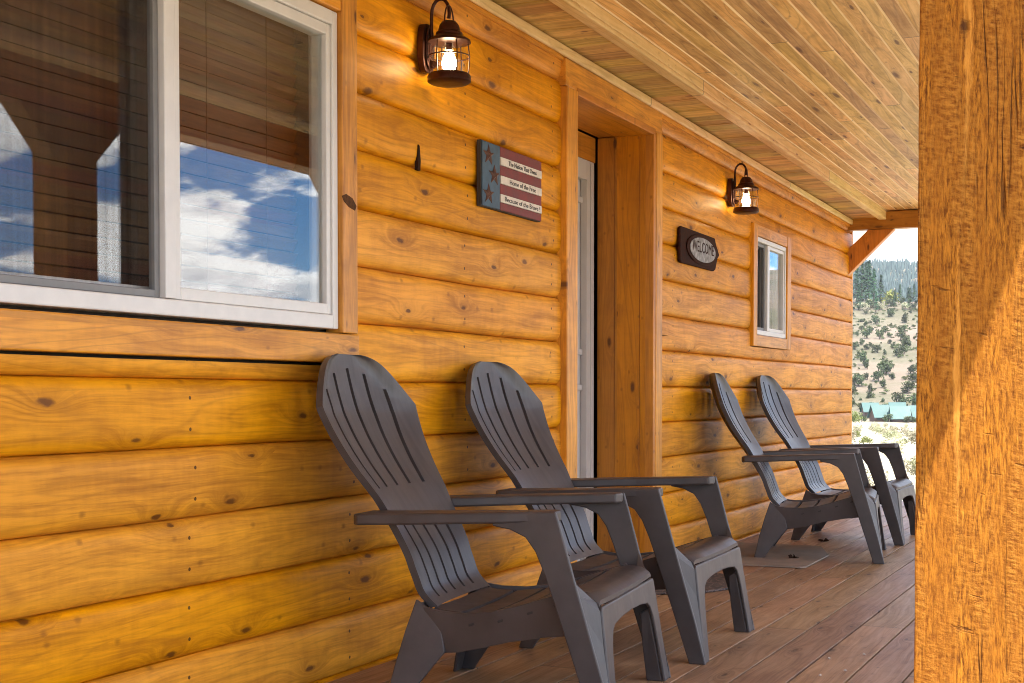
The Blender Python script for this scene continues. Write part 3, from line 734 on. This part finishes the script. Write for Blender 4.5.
# ------------------------------------------------------------------ signs
def text_mesh(s, size, name, depth=.0006):
    cu = bpy.data.curves.new('t', 'FONT'); cu.body = s; cu.size = size; cu.extrude = depth; cu.align_x = 'CENTER'; cu.align_y = 'CENTER'; cu.resolution_u = 2
    o = bpy.data.objects.new('t', cu); COL.objects.link(o); bpy.context.view_layer.update()
    me = bpy.data.meshes.new_from_object(o.evaluated_get(bpy.context.evaluated_depsgraph_get()))
    bpy.data.objects.remove(o); me.name = name; return me
WALLM = Matrix(((0, 0, 1), (1, 0, 0), (0, 1, 0))).to_4x4()     # text x->Y, y->Z, z->X
def put_text(s, size, wid, name, mat, parent, x, y, z):
    me = text_mesh(s, size, name); xs = [v.co.x for v in me.vertices]; k = wid/(max(xs)-min(xs))
    me.transform(Matrix.Diagonal((k, 1, 1, 1))); me.transform(WALLM); me.transform(Matrix.Translation((x, y, z)))
    return link(name, me, mat, parent)
M_sb = simple('worn_blue_paint', (.045, .085, .125), .6, 0, .35, 25, .2); M_sr = simple('worn_barn_red_paint', (.16, .022, .020), .6, 0, .3, 25, .2)
M_sw = simple('cream_paint', (.62, .55, .46), .6, 0, .12, 25, .1); M_ink = simple('black_ink', (.02, .018, .018), .6); M_cop = simple('rusty_copper', (.10, .045, .03), .55, .4, .35, 60)
sg = thing('flag_sign', 'wooden patriotic sign with blue starry end and red and cream lettered stripes', 'sign', (.024, 4.77, 1.612))
SW, SH = .562, .250
bm = bmesh.new(); box(bm, (0, 0, 0), (.018, SW, SH)); obj('board', bm, simple('dark_sign_back', (.03, .02, .015), .7), sg, bevel=.002)
bm = bmesh.new(); box(bm, (.0182, .004, .003), (.024, .158, SH-.003)); obj('blue_panel', bm, M_sb, sg, bevel=.002)
for i in range(4):
    z1 = SH-.003-i*.0715
    bm = bmesh.new(); box(bm, (.0182, .161, max(.003, z1-.038)), (.0235, SW-.003, z1)); obj('red_stripe', bm, M_sr, sg, bevel=.0015)
txt = ['The Nation That Owns', 'Home of the Free', 'Because of the Brave !']
for i, t in enumerate(txt):
    z1 = SH-.003-.0390-i*.0715
    bm = bmesh.new(); box(bm, (.0182, .163, z1-.0315), (.026, SW-.004, z1)); st = obj('cream_stripe', bm, M_sw, sg, bevel=.0015)
    put_text(t, .026, .27 if i == 0 else .25 if i == 1 else .34, 'lettering', M_ink, st, .0266, .163+.205, z1-.0165)
for yy, zz in ((.055, .198), (.105, .128), (.055, .050)):
    bm = bmesh.new(); pts = []
    for k in range(10):
        r = .040 if k % 2 == 0 else .016; a = math.pi/2+math.pi*k/5; pts.append((r*1.25*math.cos(a), r*math.sin(a)))
    c0 = bm.verts.new((.036, yy, zz)); vs = [bm.verts.new((.0255, yy+a, zz+b)) for a, b in pts]; lo = [bm.verts.new((.0242, yy+a, zz+b)) for a, b in pts]
    for k in range(10):
        bm.faces.new([c0, vs[k], vs[(k+1) % 10]]); bm.faces.new([vs[k], lo[k], lo[(k+1) % 10], vs[(k+1) % 10]])
    obj('star', bm, M_cop, sg)

M_wood_dk = simple('dark_carved_wood', (.034, .012, .008), .8, 0, .5, 45, .3, .08); M_sil = simple('worn_silver_paint', (.26, .25, .25), .6, 0, .6, 30, .2, .2)
ws = thing('welcome_sign', 'dark carved plaque with a worn silver oval reading WELCOME', 'sign', (.024, 7.555, 1.705))
pl = [(-.36, .088), (-.335, .098), (.28, .095), (.305, .062), (.375, .004), (.335, -.02), (.295, -.085), (.265, -.096), (-.335, -.098), (-.36, -.088)]
bm = bmesh.new(); prism(bm, pl, lambda a, b: (0, a, b), lambda a, b: (.018, a, b)); obj('plaque', bm, M_wood_dk, ws, bevel=.006, seg=3)
bm = bmesh.new()
def ell(a, b, n=40, ofs=.0): return [(ofs+a*math.cos(2*math.pi*i/n), b*math.sin(2*math.pi*i/n)) for i in range(n)]
prism(bm, ell(.285, .084, ofs=.02), lambda a, b: (.0185, a, b), lambda a, b: (.026, a, b)); obj('oval', bm, M_wood_dk, ws, bevel=.004)
bm = bmesh.new(); prism(bm, ell(.24, .067, ofs=.02), lambda a, b: (.0262, a, b), lambda a, b: (.0285, a, b)); obj('field', bm, M_sil, ws, bevel=.001)
put_text('WELCOME', .085, .40, 'lettering', M_wood_dk, ws, .0292, .02, .010)

# ------------------------------------------------------------------ mats and small litter on the deck
def matmat():
    m, nt, p = new_mat('dark_patterned_rubber'); co = nt.node('ShaderNodeTexCoord').outputs['Object']
    v = nt.node('ShaderNodeTexVoronoi', {'Vector': co, 'Scale': 26.0}, feature='DISTANCE_TO_EDGE').outputs[0]
    n = nt.noise(co, 14, 4, .6, 1.5)
    f = nt.rng(v, .02, .09); c = nt.mix(f, (.16, .11, .09), (.022, .018, .018)); c = nt.mix(nt.math('MULTIPLY', nt.rng(n, .5, .6), .7), c, (.09, .06, .05))
    nt.set(p.inputs['Base Color'], c); p.inputs['Roughness'].default_value = .7; nt.set(p.inputs['Normal'], nt.bump(f, .8, .004)); return m
bm = bmesh.new(); pts = [(.0, -.44)]+[(.50*math.sin(math.pi*i/24)**.8, -.44*math.cos(math.pi*i/24)) for i in range(1, 24)]+[(.0, .44)]
prism(bm, pts, lambda a, b: (a, b, 0), lambda a, b: (a, b, .010)); o = obj('door_mat', bm, matmat(), None, bevel=.003)
o.location = (.10, 6.36, .0015); tag(o, 'dark half-round patterned rubber door mat before the doorway', 'mat')
bm = bmesh.new(); pts = [(0, -.02), (.0, 1.05), (.52, 1.05), (.66, .60), (.665, .03), (.64, .0), (.30, -.02)]
prism(bm, pts, lambda a, b: (a, b, 0), lambda a, b: (a, b, .008)); o = obj('floor_mat', bm, simple('dusty_grey_mat', (.22, .17, .13), .75, 0, .22, 9, .3), None, bevel=.002)
o.location = (.06, 7.17, .0015); tag(o, 'flat dusty grey mat lying under the side-on chair', 'mat')
def leaf(x, y, a, s, label):
    bm = bmesh.new(); n = 7
    for k in range(5):
        an = k*1.27+a
        p = [(0, 0, .004), (.5*s*math.cos(an-.35), .5*s*math.sin(an-.35), .010+.004*k), (s*math.cos(an), s*math.sin(an), .006+.003*(k % 3)), (.5*s*math.cos(an+.35), .5*s*math.sin(an+.35), .004)]
        v0 = [bm.verts.new(q) for q in p]; v1 = [bm.verts.new((q[0], q[1], q[2]-.003)) for q in p]
        bm.faces.new(v0); bm.faces.new(v1[::-1])
        for i in range(4): bm.faces.new([v0[i], v1[i], v1[(i+1) % 4], v0[(i+1) % 4]])
    o = obj('dry_leaf', bm, M_knot2, None); o.location = (x, y, 0); tag(o, label, 'leaf', 'dark scraps under the far chairs')
leaf(.575, 7.55, .3, .032, 'dark curled dry leaf on the grey mat between chair legs'); bpy.data.objects['dry_leaf'].location.z = .0085
leaf(.52, 8.55, 1.2, .036, 'dark curled dry leaf on bare boards beyond the grey mat')
def pix_floor(x, y):
    v = Fw + Rt*((x-512)/FPX) - Uc*((y-CYP)/FPX); t = -HC/v.z; return (DC+v.x*t, v.y*t)
for (px, py) in ((829, 659), (845, 671), (864, 655), (820, 676)):
    bm = bmesh.new(); bmesh.ops.create_icosphere(bm, subdivisions=2, radius=.0048)
    for v in bm.verts: v.co *= 1+R.uniform(-.25, .25); v.co.z *= .7
    o = obj('pebble', bm, simple('pale_stone', (.42, .36, .31), .8), None); x, y = pix_floor(px, py); o.location = (x, y, .003)
    tag(o, 'tiny pale pebble on the open deck near the post', 'pebble', 'pale pebbles scattered on the deck')

# ------------------------------------------------------------------ land
PROF = [(0, -.55), (14, -.6), (60, -1.6), (200, -4.6), (480, -8.5), (545, -8.3), (620, -2), (700, 13), (800, 31), (900, 48), (1000, 64), (1060, 66), (1200, 60), (1500, 85), (2200, 196), (2400, 200), (3000, 150), (5000, 60), (9000, 20)]
FLAT = [(0, -.55), (14, -.6), (60, -1.6), (200, -4.6), (480, -8.5), (9000, -8.5)]
def ss(a, b, x): t = max(0, min(1, (x-a)/(b-a))); return t*t*(3-2*t)
def land_z(x, y):
    r = math.hypot(x-DC, y); az = math.degrees(math.atan2(x-DC, y))
    w = ss(-95, -60, az)*(1-ss(16, 32, az))
    a = lerp_tab(PROF, min(r, 8999))[0]; b = lerp_tab(FLAT, min(r, 8999))[0]
    h = b+(a-b)*w
    if r > 20: h += mnoise.noise((x*.012, y*.012, 0))*min(6, (max(0, r-520))*.02+.3)*w + mnoise.noise((x*.05, y*.05, 3))*.5*w*min(1, r/500)
    return h
def build_land():
    rs = [0.5, 3, 6, 10, 14, 20, 30, 45, 60, 90, 130, 170, 200, 260, 320, 400, 460, 500, 540, 570, 600, 640, 680, 720, 760, 800, 840, 880, 920, 960, 1000, 1040, 1080, 1150, 1250, 1400, 1550, 1700, 1850, 2000, 2100, 2200, 2300, 2450, 2700, 3200, 4200, 6000, 9000]
    azs = []; a = -180
    while a < 180: azs.append(a); a += 1.0 if -40 <= a < 40 else 4.0
    bm = bmesh.new(); rings = []
    for r in rs: rings.append([bm.verts.new((DC+r*math.sin(rad(a)), r*math.cos(rad(a)), land_z(DC+r*math.sin(rad(a)), r*math.cos(rad(a))))) for a in azs])
    n = len(azs)
    for p, q in zip(rings, rings[1:]):
        for k in range(n): bm.faces.new([p[k], p[(k+1) % n], q[(k+1) % n], q[k]])
    bm.faces.new(rings[0]); o = obj('ground', bm, M_ground, None, smooth=80); tag(o, 'pale dry ground rising to a hillside', 'ground', kind='structure')
build_land()

# vegetation meshes (leaf clumps spread through the crown)
def clump_mesh(name, mat, n, rx, rz, lump=5, leaf=.5, seed=1, trunk=True):
    r = random.Random(seed); bm = bmesh.new()
    cs = [(Vector((r.uniform(-.6, .6)*rx, r.uniform(-.6, .6)*rx, rz*r.uniform(.35, .8))), r.uniform(.35, .6)) for _ in range(lump)]
    for _ in range(n):
        c, s = r.choice(cs); d = Vector((r.gauss(0, 1), r.gauss(0, 1), r.gauss(0, 1))).normalized()*(r.random()**.4)*s
        p = Vector((c.x+d.x*rx, c.y+d.y*rx, max(.05, c.z+d.z*rz*.7)))
        u = Vector((r.gauss(0, 1), r.gauss(0, 1), r.gauss(0, 1))).normalized()*leaf; w = u.orthogonal().normalized()*leaf*r.uniform(.5, 1); w.rotate(Matrix.Rotation(r.uniform(0, 6.3), 3, u.normalized()))
        bm.faces.new([bm.verts.new(p-u), bm.verts.new(p+w), bm.verts.new(p+u*.9-w*.3)]).material_index = 0
    if trunk: tube(bm, [(0, 0, -.3), (rx*.05, 0, rz*.35), (rx*.1, rx*.05, rz*.6)], [rx*.12, rx*.08, rx*.03], 5, mi=1)
    me = bpy.data.meshes.new(name); bm.to_mesh(me); bm.free(); me.materials.append(mat); me.materials.append(M_bark); return me
def conifer_mesh(name, mat, h, seed, n=260):
    r = random.Random(seed); bm = bmesh.new()
    for _ in range(n):
        t = r.random()**.8; z = h*(.10+.9*t); rr = (1-t)*h*.20*r.uniform(.35, 1.1)+.05; a = r.uniform(0, 6.283)
        p = Vector((rr*math.cos(a), rr*math.sin(a), z)); o_ = Vector((math.cos(a), math.sin(a), -.45))*(h*.05+.25); s = Vector((-math.sin(a), math.cos(a), r.uniform(-.2, .2)))*(h*.025+.12)
        bm.faces.new([bm.verts.new(p-o_*.5+s), bm.verts.new(p+o_), bm.verts.new(p-o_*.5-s)])
    tube(bm, [(0, 0, -.5), (0, 0, h*.5), (0, 0, h*.98)], [h*.022, h*.014, .02], 5, mi=1)
    me = bpy.data.meshes.new(name); bm.to_mesh(me); bm.free(); me.materials.append(mat); me.materials.append(M_bark); return me
def put(me, name, x, y, s, label, cat, group=None, sz=None, dz=0):
    o = bpy.data.objects.new(name, me); COL.objects.link(o); o.location = (x, y, land_z(x, y)+dz); o.rotation_euler = (0, 0, R.uniform(0, 6.28)); o.scale = (s, s, (sz or s))
    return tag(o, label, cat, group)
def at(px, r):
    d = view_dir(px); return DC+d.x*r, d.y*r
JM = [clump_mesh('juniper_bush', M_jun, 230, 2.0, 3.2, 4+k, .42, 11+k) for k in range(4)]
SM = [clump_mesh('sage_bush', M_sage, 520, 1.0, 1.3, 6, .10, 31+k, False) for k in range(3)]
CM = [conifer_mesh('conifer', M_con, 14, 51+k) for k in range(3)]
# hillside junipers, spread over the part of the slope the porch end opens on
pts = []; tries = 0
while len(pts) < 270 and tries < 6000:
    tries += 1
    px, r = R.uniform(800, 970), 585+430*R.random()**.85
    x, y = at(px, r); ypx = (land_z(x, y)-HC)/r*FPX
    if any((px-p)**2+(ypx-q)**2 < 20 for p, q in pts): continue
    pts.append((px, ypx)); s = R.choice((.4, .55, .75, 1.0, 1.35, 1.8))*R.uniform(.85, 1.15)
    put(R.choice(JM), 'juniper_bush', x, y, s, 'dark green juniper bush dotted on the pale far hillside', 'bush', 'junipers dotted over the far hillside', s*R.uniform(.75, 1.25))
for px, r, s in ((886, 690, 2.1), (878, 672, 1.5), (884, 655, 1.2), (858, 660, 1.7), (869, 628, 1.3)):
    x, y = at(px, r); put(JM[int(px) % 4], 'juniper_bush', x, y, s, 'broad juniper clump standing on the slope above the green-roofed cabins', 'bush', 'broad junipers above the cabins')
# smaller grey-green scrub between the junipers
SG = [clump_mesh('hill_scrub', foliage('scrub_foliage', (.075, .09, .035), (.14, .15, .065)), 160, 1.6, 1.5, 5, .35, 131+k, False) for k in range(3)]
for i in range(260):
    px, r = R.uniform(835, 940), 575+430*R.random()**.9
    x, y = at(px, r); s = R.uniform(.5, 1.3)
    put(SG[i % 3], 'hill_scrub', x, y, s, 'low grey-green scrub among the darker junipers on the far hillside', 'bush', 'scrub on the far hillside', s*R.uniform(.6, 1))
# trees on the near crest
cr = [(856, 1000, 1.9), (861, 990, 2.0), (868, 1010, 2.1), (873, 985, 1.75), (865, 1030, 1.9), (880, 1000, 1.4), (899, 1040, .9), (907, 1000, .8), (913, 1040, .9), (894, 960, .9), (909, 950, 1.0), (858, 950, 1.2), (875, 940, .9)]
cr += [(R.choice((R.uniform(790, 852), R.uniform(920, 990))), R.uniform(970, 1060), R.uniform(1.1, 1.9)) for _ in range(26)]
for i, (px, r, s) in enumerate(cr):
    x, y = at(px, r); put(CM[i % 3], 'conifer_tree', x, y, s, 'tall green conifer on the crest of the near hill', 'tree', 'conifers on the near crest')
YM = clump_mesh('round_tree', M_yel, 300, 3.6, 6.5, 7, .8, 77); x, y = at(890, 985)
put(YM, 'round_tree', x, y, 1.7, 'rounded yellow-green tree among the conifers on the crest', 'tree')
SMT = clump_mesh('pale_shrub', M_sage, 260, 3.0, 4.2, 6, .7, 79)
for px, r, s in ((862, 950, 1.3), (870, 960, 1.5), (879, 955, 1.2), (866, 935, 1.1), (905, 960, 1.0)):
    x, y = at(px, r); put(SMT, 'pale_shrub', x, y, s, 'pale grey-green shrub just below the crest conifers', 'bush', 'pale shrubs below the crest')
# the wood on the far ridge reads as one mass
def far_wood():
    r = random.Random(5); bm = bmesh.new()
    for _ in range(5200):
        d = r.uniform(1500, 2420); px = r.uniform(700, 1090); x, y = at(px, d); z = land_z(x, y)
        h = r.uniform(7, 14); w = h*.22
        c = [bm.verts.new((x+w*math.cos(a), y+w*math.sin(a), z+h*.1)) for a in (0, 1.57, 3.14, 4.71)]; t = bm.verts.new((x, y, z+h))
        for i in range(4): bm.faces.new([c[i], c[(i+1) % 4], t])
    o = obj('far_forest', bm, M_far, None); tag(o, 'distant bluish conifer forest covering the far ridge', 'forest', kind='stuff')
far_wood()
# meadow brush between the porch and the cabins
for i in range(46):
    px = R.uniform(845, 935); r = 26+ (R.random()**1.5)*330
    x, y = at(px, r)
    if R.random() < .25 and px < 884: continue
    s = R.uniform(.28, .6)*(1+r/240)
    put(SM[i % 3], 'sage_bush', x, y, s, 'pale dry sage bush on the bright flat beyond the porch', 'bush', 'sage brush on the flat')
GM = clump_mesh('green_bush', M_grn, 500, 1.2, 1.2, 6, .13, 93, False)
for px, r, s in ((864, 90, .45), (858, 120, .5), (856, 420, 3.0), (905, 90, .35)):
    x, y = at(px, r); put(GM, 'green_bush', x, y, s, 'fresh green low bush on the pale flat', 'bush', 'green bushes on the flat')

# ------------------------------------------------------------------ far cabins
M_teal = simple('pale_teal_roof_metal', (.045, .105, .095), .55, 0, .08, .6); M_log2 = simple('dark_brown_logs', (.085, .045, .03), .8, 0, .3, 1.5); M_red = simple('reddish_rock', (.28, .16, .13), .9, 0, .3, .5)
M_fwin = simple('far_window_glass', (.05, .06, .07), .1)
def far_house(px, r, L, Wd, hw, hr, rz, label, dz=0):
    x, y = at(px, r); root = thing('far_cabin', label, 'cabin', (x, y, land_z(x, y)-.3+dz), rz, 'green-roofed cabins across the valley')
    bm = bmesh.new(); box(bm, (-L/2, -Wd/2, 0), (L/2, Wd/2, hw))
    for s in (-1, 1): prism(bm, [(-Wd/2, hw), (Wd/2, hw), (0, hw+hr)], lambda a, z: (s*L/2, a, z+.001), lambda a, z: (s*(L/2-.15), a, z+.001))
    obj('wall', bm, M_log2, root)
    bm = bmesh.new(); e = .7
    for s in (-1, 1):
        k = hr/(Wd/2)
        prism(bm, [(0, hw+hr+.12), (Wd/2+e, hw-k*e+.12), (Wd/2+e, hw-k*e-.08), (0, hw+hr-.08)], lambda a, z: (-L/2-e, s*a, z), lambda a, z: (L/2+e, s*a, z))
    obj('roof', bm, M_teal, root)
    for u in (-L*.28, L*.2):
        bm = bmesh.new(); box(bm, (u-.5, -Wd/2-.04, .9), (u+.5, -Wd/2-.005, 2.0)); obj('window', bm, M_fwin, root)
hz = rad(9)
far_house(879.5, 505, 5.0, 6.0, 2.4, 3.6, hz+rad(22), 'far cabin with pale green roof, left one of the front row')
far_house(899.5, 503, 5.6, 6.0, 2.2, 3.6, hz+rad(10), 'far cabin with pale green roof in the middle of the front row')
far_house(918.5, 507, 5.2, 6.0, 2.5, 3.6, hz+rad(20), 'far cabin with pale green roof, partly hidden by the post')
far_house(870, 545, 5.0, 5.8, 3.4, 2.8, hz+rad(14), 'far cabin set behind the left gap of the front row')
far_house(897, 545, 5.0, 5.8, 3.4, 2.8, hz+rad(8), 'far cabin set behind the middle of the front row')
for px, r, s in ((889, 499, .95), (908, 498, .8), (913, 497, .7), (862, 500, .8)):
    x, y = at(px, r); put(JM[1], 'juniper_bush', x, y, s, 'small dark bush standing between the green-roofed cabins', 'bush', 'bushes between the far cabins')

# ------------------------------------------------------------------ air
hm = bpy.data.materials.new('haze_air'); hm.use_nodes = True; hn = NT(hm.node_tree); hn.n.clear()
ho = hn.node('ShaderNodeOutputMaterial'); hv = hn.node('ShaderNodeVolumePrincipled', {'Color': (.86, .92, 1.0, 1), 'Density': 0.00007, 'Anisotropy': .2}); hn.l.new(hv.outputs[0], ho.inputs['Volume'])
bm = bmesh.new(); box(bm, (-9500, -9500, -40), (9500, 9500, 240)); tag(obj('haze', bm, hm, None), kind='stuff')
# ------------------------------------------------------------------ daylight
SUN_EL = rad(62.5); SUN_AZ = rad(180-47.5)     # compass-style: clockwise from +Y
sd = Vector((math.sin(SUN_AZ)*math.cos(SUN_EL), math.cos(SUN_AZ)*math.cos(SUN_EL), math.sin(SUN_EL)))
sl = bpy.data.lights.new('sun', 'SUN'); so = bpy.data.objects.new('sun', sl); COL.objects.link(so)
sl.energy = 2.7; sl.angle = rad(.55); sl.color = (1, .95, .87); so.rotation_euler = sd.to_track_quat('Z', 'Y').to_euler(); so.location = (20, -20, 40)
w = bpy.data.worlds.new('World'); sc.world = w; w.use_nodes = True
nt = NT(w.node_tree); bg = w.node_tree.nodes['Background']
sky = nt.node('ShaderNodeTexSky', sky_type='NISHITA'); sky.sun_disc = False; sky.sun_elevation = SUN_EL; sky.sun_rotation = SUN_AZ; sky.altitude = 2600; sky.air_density = .85; sky.dust_density = .05; sky.ozone_density = 4.0
g = nt.node('ShaderNodeTexCoord').outputs['Generated']; S = nt.sep(g)
zz = nt.math('ADD', nt.math('MAXIMUM', S[2], .0), .30)
pv = nt.xyz(nt.math('DIVIDE', S[0], zz), nt.math('DIVIDE', S[1], zz), nt.math('MULTIPLY', S[2], 3.0))
cl = nt.noise(pv, 2.6, 9, .55, .15)
mask = nt.rng(cl, .49, .55, smooth=True)
sh = nt.noise(pv, 5.0, 6, .6)
cc = nt.mix(nt.rng(sh, .38, .58), (6.5, 6.9, 7.6), (15, 14.9, 14.8))
mask = nt.math('MULTIPLY', mask, nt.rng(S[2], -.01, .06))
hsv = nt.node('ShaderNodeHueSaturation', {'Saturation': 1.25, 'Color': sky.outputs[0]})
mxc = nt.mix(mask, hsv.outputs[0], cc)
nt.set(bg.inputs[0], mxc); bg.inputs[1].default_value = .1
sc.view_settings.view_transform = 'Standard'; sc.view_settings.look = 'None'; sc.view_settings.gamma = 1; sc.view_settings.exposure = 2.12
sc.view_settings.use_curve_mapping = False
sc.render.engine = 'CYCLES'; sc.cycles.pixel_filter_type = 'BLACKMAN_HARRIS'; sc.cycles.filter_width = 1.0
cy = sc.cycles; cy.max_bounces = 10; cy.diffuse_bounces = 6; cy.glossy_bounces = 4; cy.transparent_max_bounces = 16; cy.use_denoising = True; cy.sample_clamp_indirect = 8
